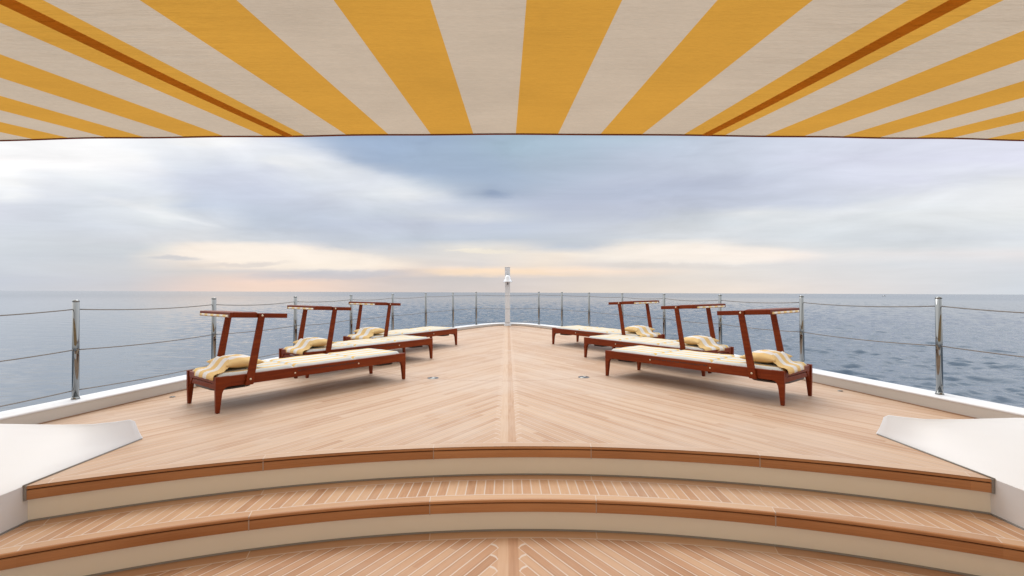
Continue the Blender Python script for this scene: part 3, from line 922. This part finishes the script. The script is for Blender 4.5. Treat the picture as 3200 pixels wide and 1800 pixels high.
# separate cloud banks and streaks, each an ellipse in bearing / height with a torn edge
dyc = dy.max(.25)
e1 = t.noise(t.vec(az*9., el*30., 11.), 1.4, 8, .62); e2 = t.noise(t.vec(az*9.+5, el*30., 15.), 1.4, 8, .62)
bx = dx/dyc + (e1-.5)*.085; by = dz/dyc + (e2-.5)*.026
fwd = t.step(dy, .2, .4)
CLOUDS = [  # bearing offset, height, half width, half height (tangents), tilt, softness, colour, opacity
 (-.950, .3038, .218, .041, 14, .35, (254,253,253), .80), (-.616, .3157, .073, .013, 2, .4, (252,252,252), .80),
 (-.4375, .272, .050, .0113, 4, .5, (250,250,250), .75), (-.328, .2442, .172, .0225, 17, .6, (228,232,238), .55),
 (-.216, .2045, .040, .0106, 8, .6, (232,234,237), .60), (-.196, .294, .218, .047, 14, .35, (163,182,208), .50),
 (-.454, .0755, .218, .0245, 5, .28, (255,243,230), .75), (.393, .0788, .212, .0198, 1, .32, (254,243,232), .70),
 (-.060, .0874, .060, .0033, 2, .5, (250,240,222), .70), (-.037, .0424, .152, .006, 1, .5, (252,226,198), .70),
 (-.689, .0735, .046, .004, 2, .5, (208,208,212), .75), (-.547, .0596, .086, .004, -2, .5, (222,214,210), .70),
 (-.027, .2032, .027, .006, 5, .7, (146,162,188), .75), (-.355, .0371, .172, .0086, -2, .5, (198,198,206), .60),
 (.803, .1813, .285, .0106, -9, .7, (234,236,239), .55), (-.732, .1714, .106, .0066, 14, .6, (238,240,243), .65),
 (-1.03, .2343, .040, .008, 12, .5, (252,252,252), .70), (.18, .2, .30, .018, -6, .7, (182,191,211), .45),
 (.33, .055, .16, .005, 1, .6, (226,218,212), .6), (-.60, .215, .18, .028, 9, .6, (203,209,226), .45)]
for cx, cy, a_, b_, rot, soft, colr, op in CLOUDS:
    cr_, sr_ = math.cos(R(rot)), math.sin(R(rot))
    qx = bx-cx; qy = by-cy
    ex = (qx*cr_ - qy*sr_)/a_; ey = (qx*sr_ + qy*cr_)/b_
    dd = (ex*ex + ey*ey).sqrt()
    mk = (1-t.step(dd, 1-soft, 1+soft*1.1))*op*fwd
    pc = t.mix(mk, pc, lin(colr))
# the bright overcast vault overhead
up = t.step(el, .325, .62)
vault = t.mix(t.step(az, -1.6, 1.6), (1.85, 1.81, 1.75), (1.5, 1.52, 1.55))
pc = t.mix(up, pc, vault)
pc = t.mix(t.step(dy, .15, -.6)*.9, pc, (1.0, .97, .93))  # even glow added to the unseen sky astern, lights the step risers
fine = t.noise(t.vec(az*16, el*75., 2.), 1.0, 5, .62)
shear = t.step(az, .25, -.15)*2 - 1
cl = t.noise(t.vec(az*4.2 + el*shear*4.0, el*12., 6.), 1.5, 8, .55); cl.s.node.inputs['Distortion'].default_value = .7
cl2 = t.noise(t.vec(az*7. + el*shear*7., el*46., 1.), 1.5, 7, .6)
hi = t.step(el, .02, .13)
tex = ((cl-.5)*.34*(hi*.8+.2) + (cl2-.5)*.13 + (fine-.5)*.03)
gain = (1 + tex)
gn = t.n('ShaderNodeVectorMath', operation='SCALE'); t.put(gn.inputs[0], pc); t.put(gn.inputs['Scale'], gain.max(.75).min(1.3)); pc = gn.outputs[0]
bg1 = t.n('ShaderNodeBackground'); t.put(bg1.inputs[0], nish.outputs[0]); bg1.inputs[1].default_value = .06
bg2 = t.n('ShaderNodeBackground'); t.put(bg2.inputs[0], pc); bg2.inputs[1].default_value = 1.0
mx = t.n('ShaderNodeMixShader'); mx.inputs[0].default_value = .96
t.t.links.new(bg1.outputs[0], mx.inputs[1]); t.t.links.new(bg2.outputs[0], mx.inputs[2])
ow = t.n('ShaderNodeOutputWorld'); t.t.links.new(mx.outputs[0], ow.inputs[0])

sl = bpy.data.lights.new('sun', 'SUN'); sl.energy = 1.3; sl.angle = R(24); sl.color = (1, .95, .88)
so = bpy.data.objects.new('sun', sl); link(so)
sd = Vector((math.sin(SUN_AZ)*math.cos(SUN_EL), math.cos(SUN_AZ)*math.cos(SUN_EL), math.sin(SUN_EL)))
so.rotation_euler = sd.to_track_quat('Z', 'Y').to_euler(); so.location = sd*30

# ------------------------------------------------------------------ camera
cam = bpy.data.cameras.new('camera'); cam.sensor_width = 36; cam.lens = 17.0; cam.clip_start = .05; cam.clip_end = 200000
co = bpy.data.objects.new('camera', cam); link(co); sc.camera = co
yaw = pit = R(.531); rl = .0035
F = Vector((math.sin(yaw)*math.cos(pit), math.cos(yaw)*math.cos(pit), math.sin(pit)))
R0 = Vector((math.cos(yaw), -math.sin(yaw), 0)); U0 = R0.cross(F)
Rv = R0*math.cos(rl)-U0*math.sin(rl); Uv = U0*math.cos(rl)+R0*math.sin(rl)
co.matrix_world = Matrix((Rv, Uv, -F)).transposed().to_4x4()
co.location = (0, 0, 1.0)

vs = sc.view_settings; vs.view_transform = 'Standard'; vs.look = 'None'; vs.exposure = 0; vs.gamma = 1; vs.use_curve_mapping = False
sc.cycles.max_bounces = 8; sc.cycles.use_denoising = True
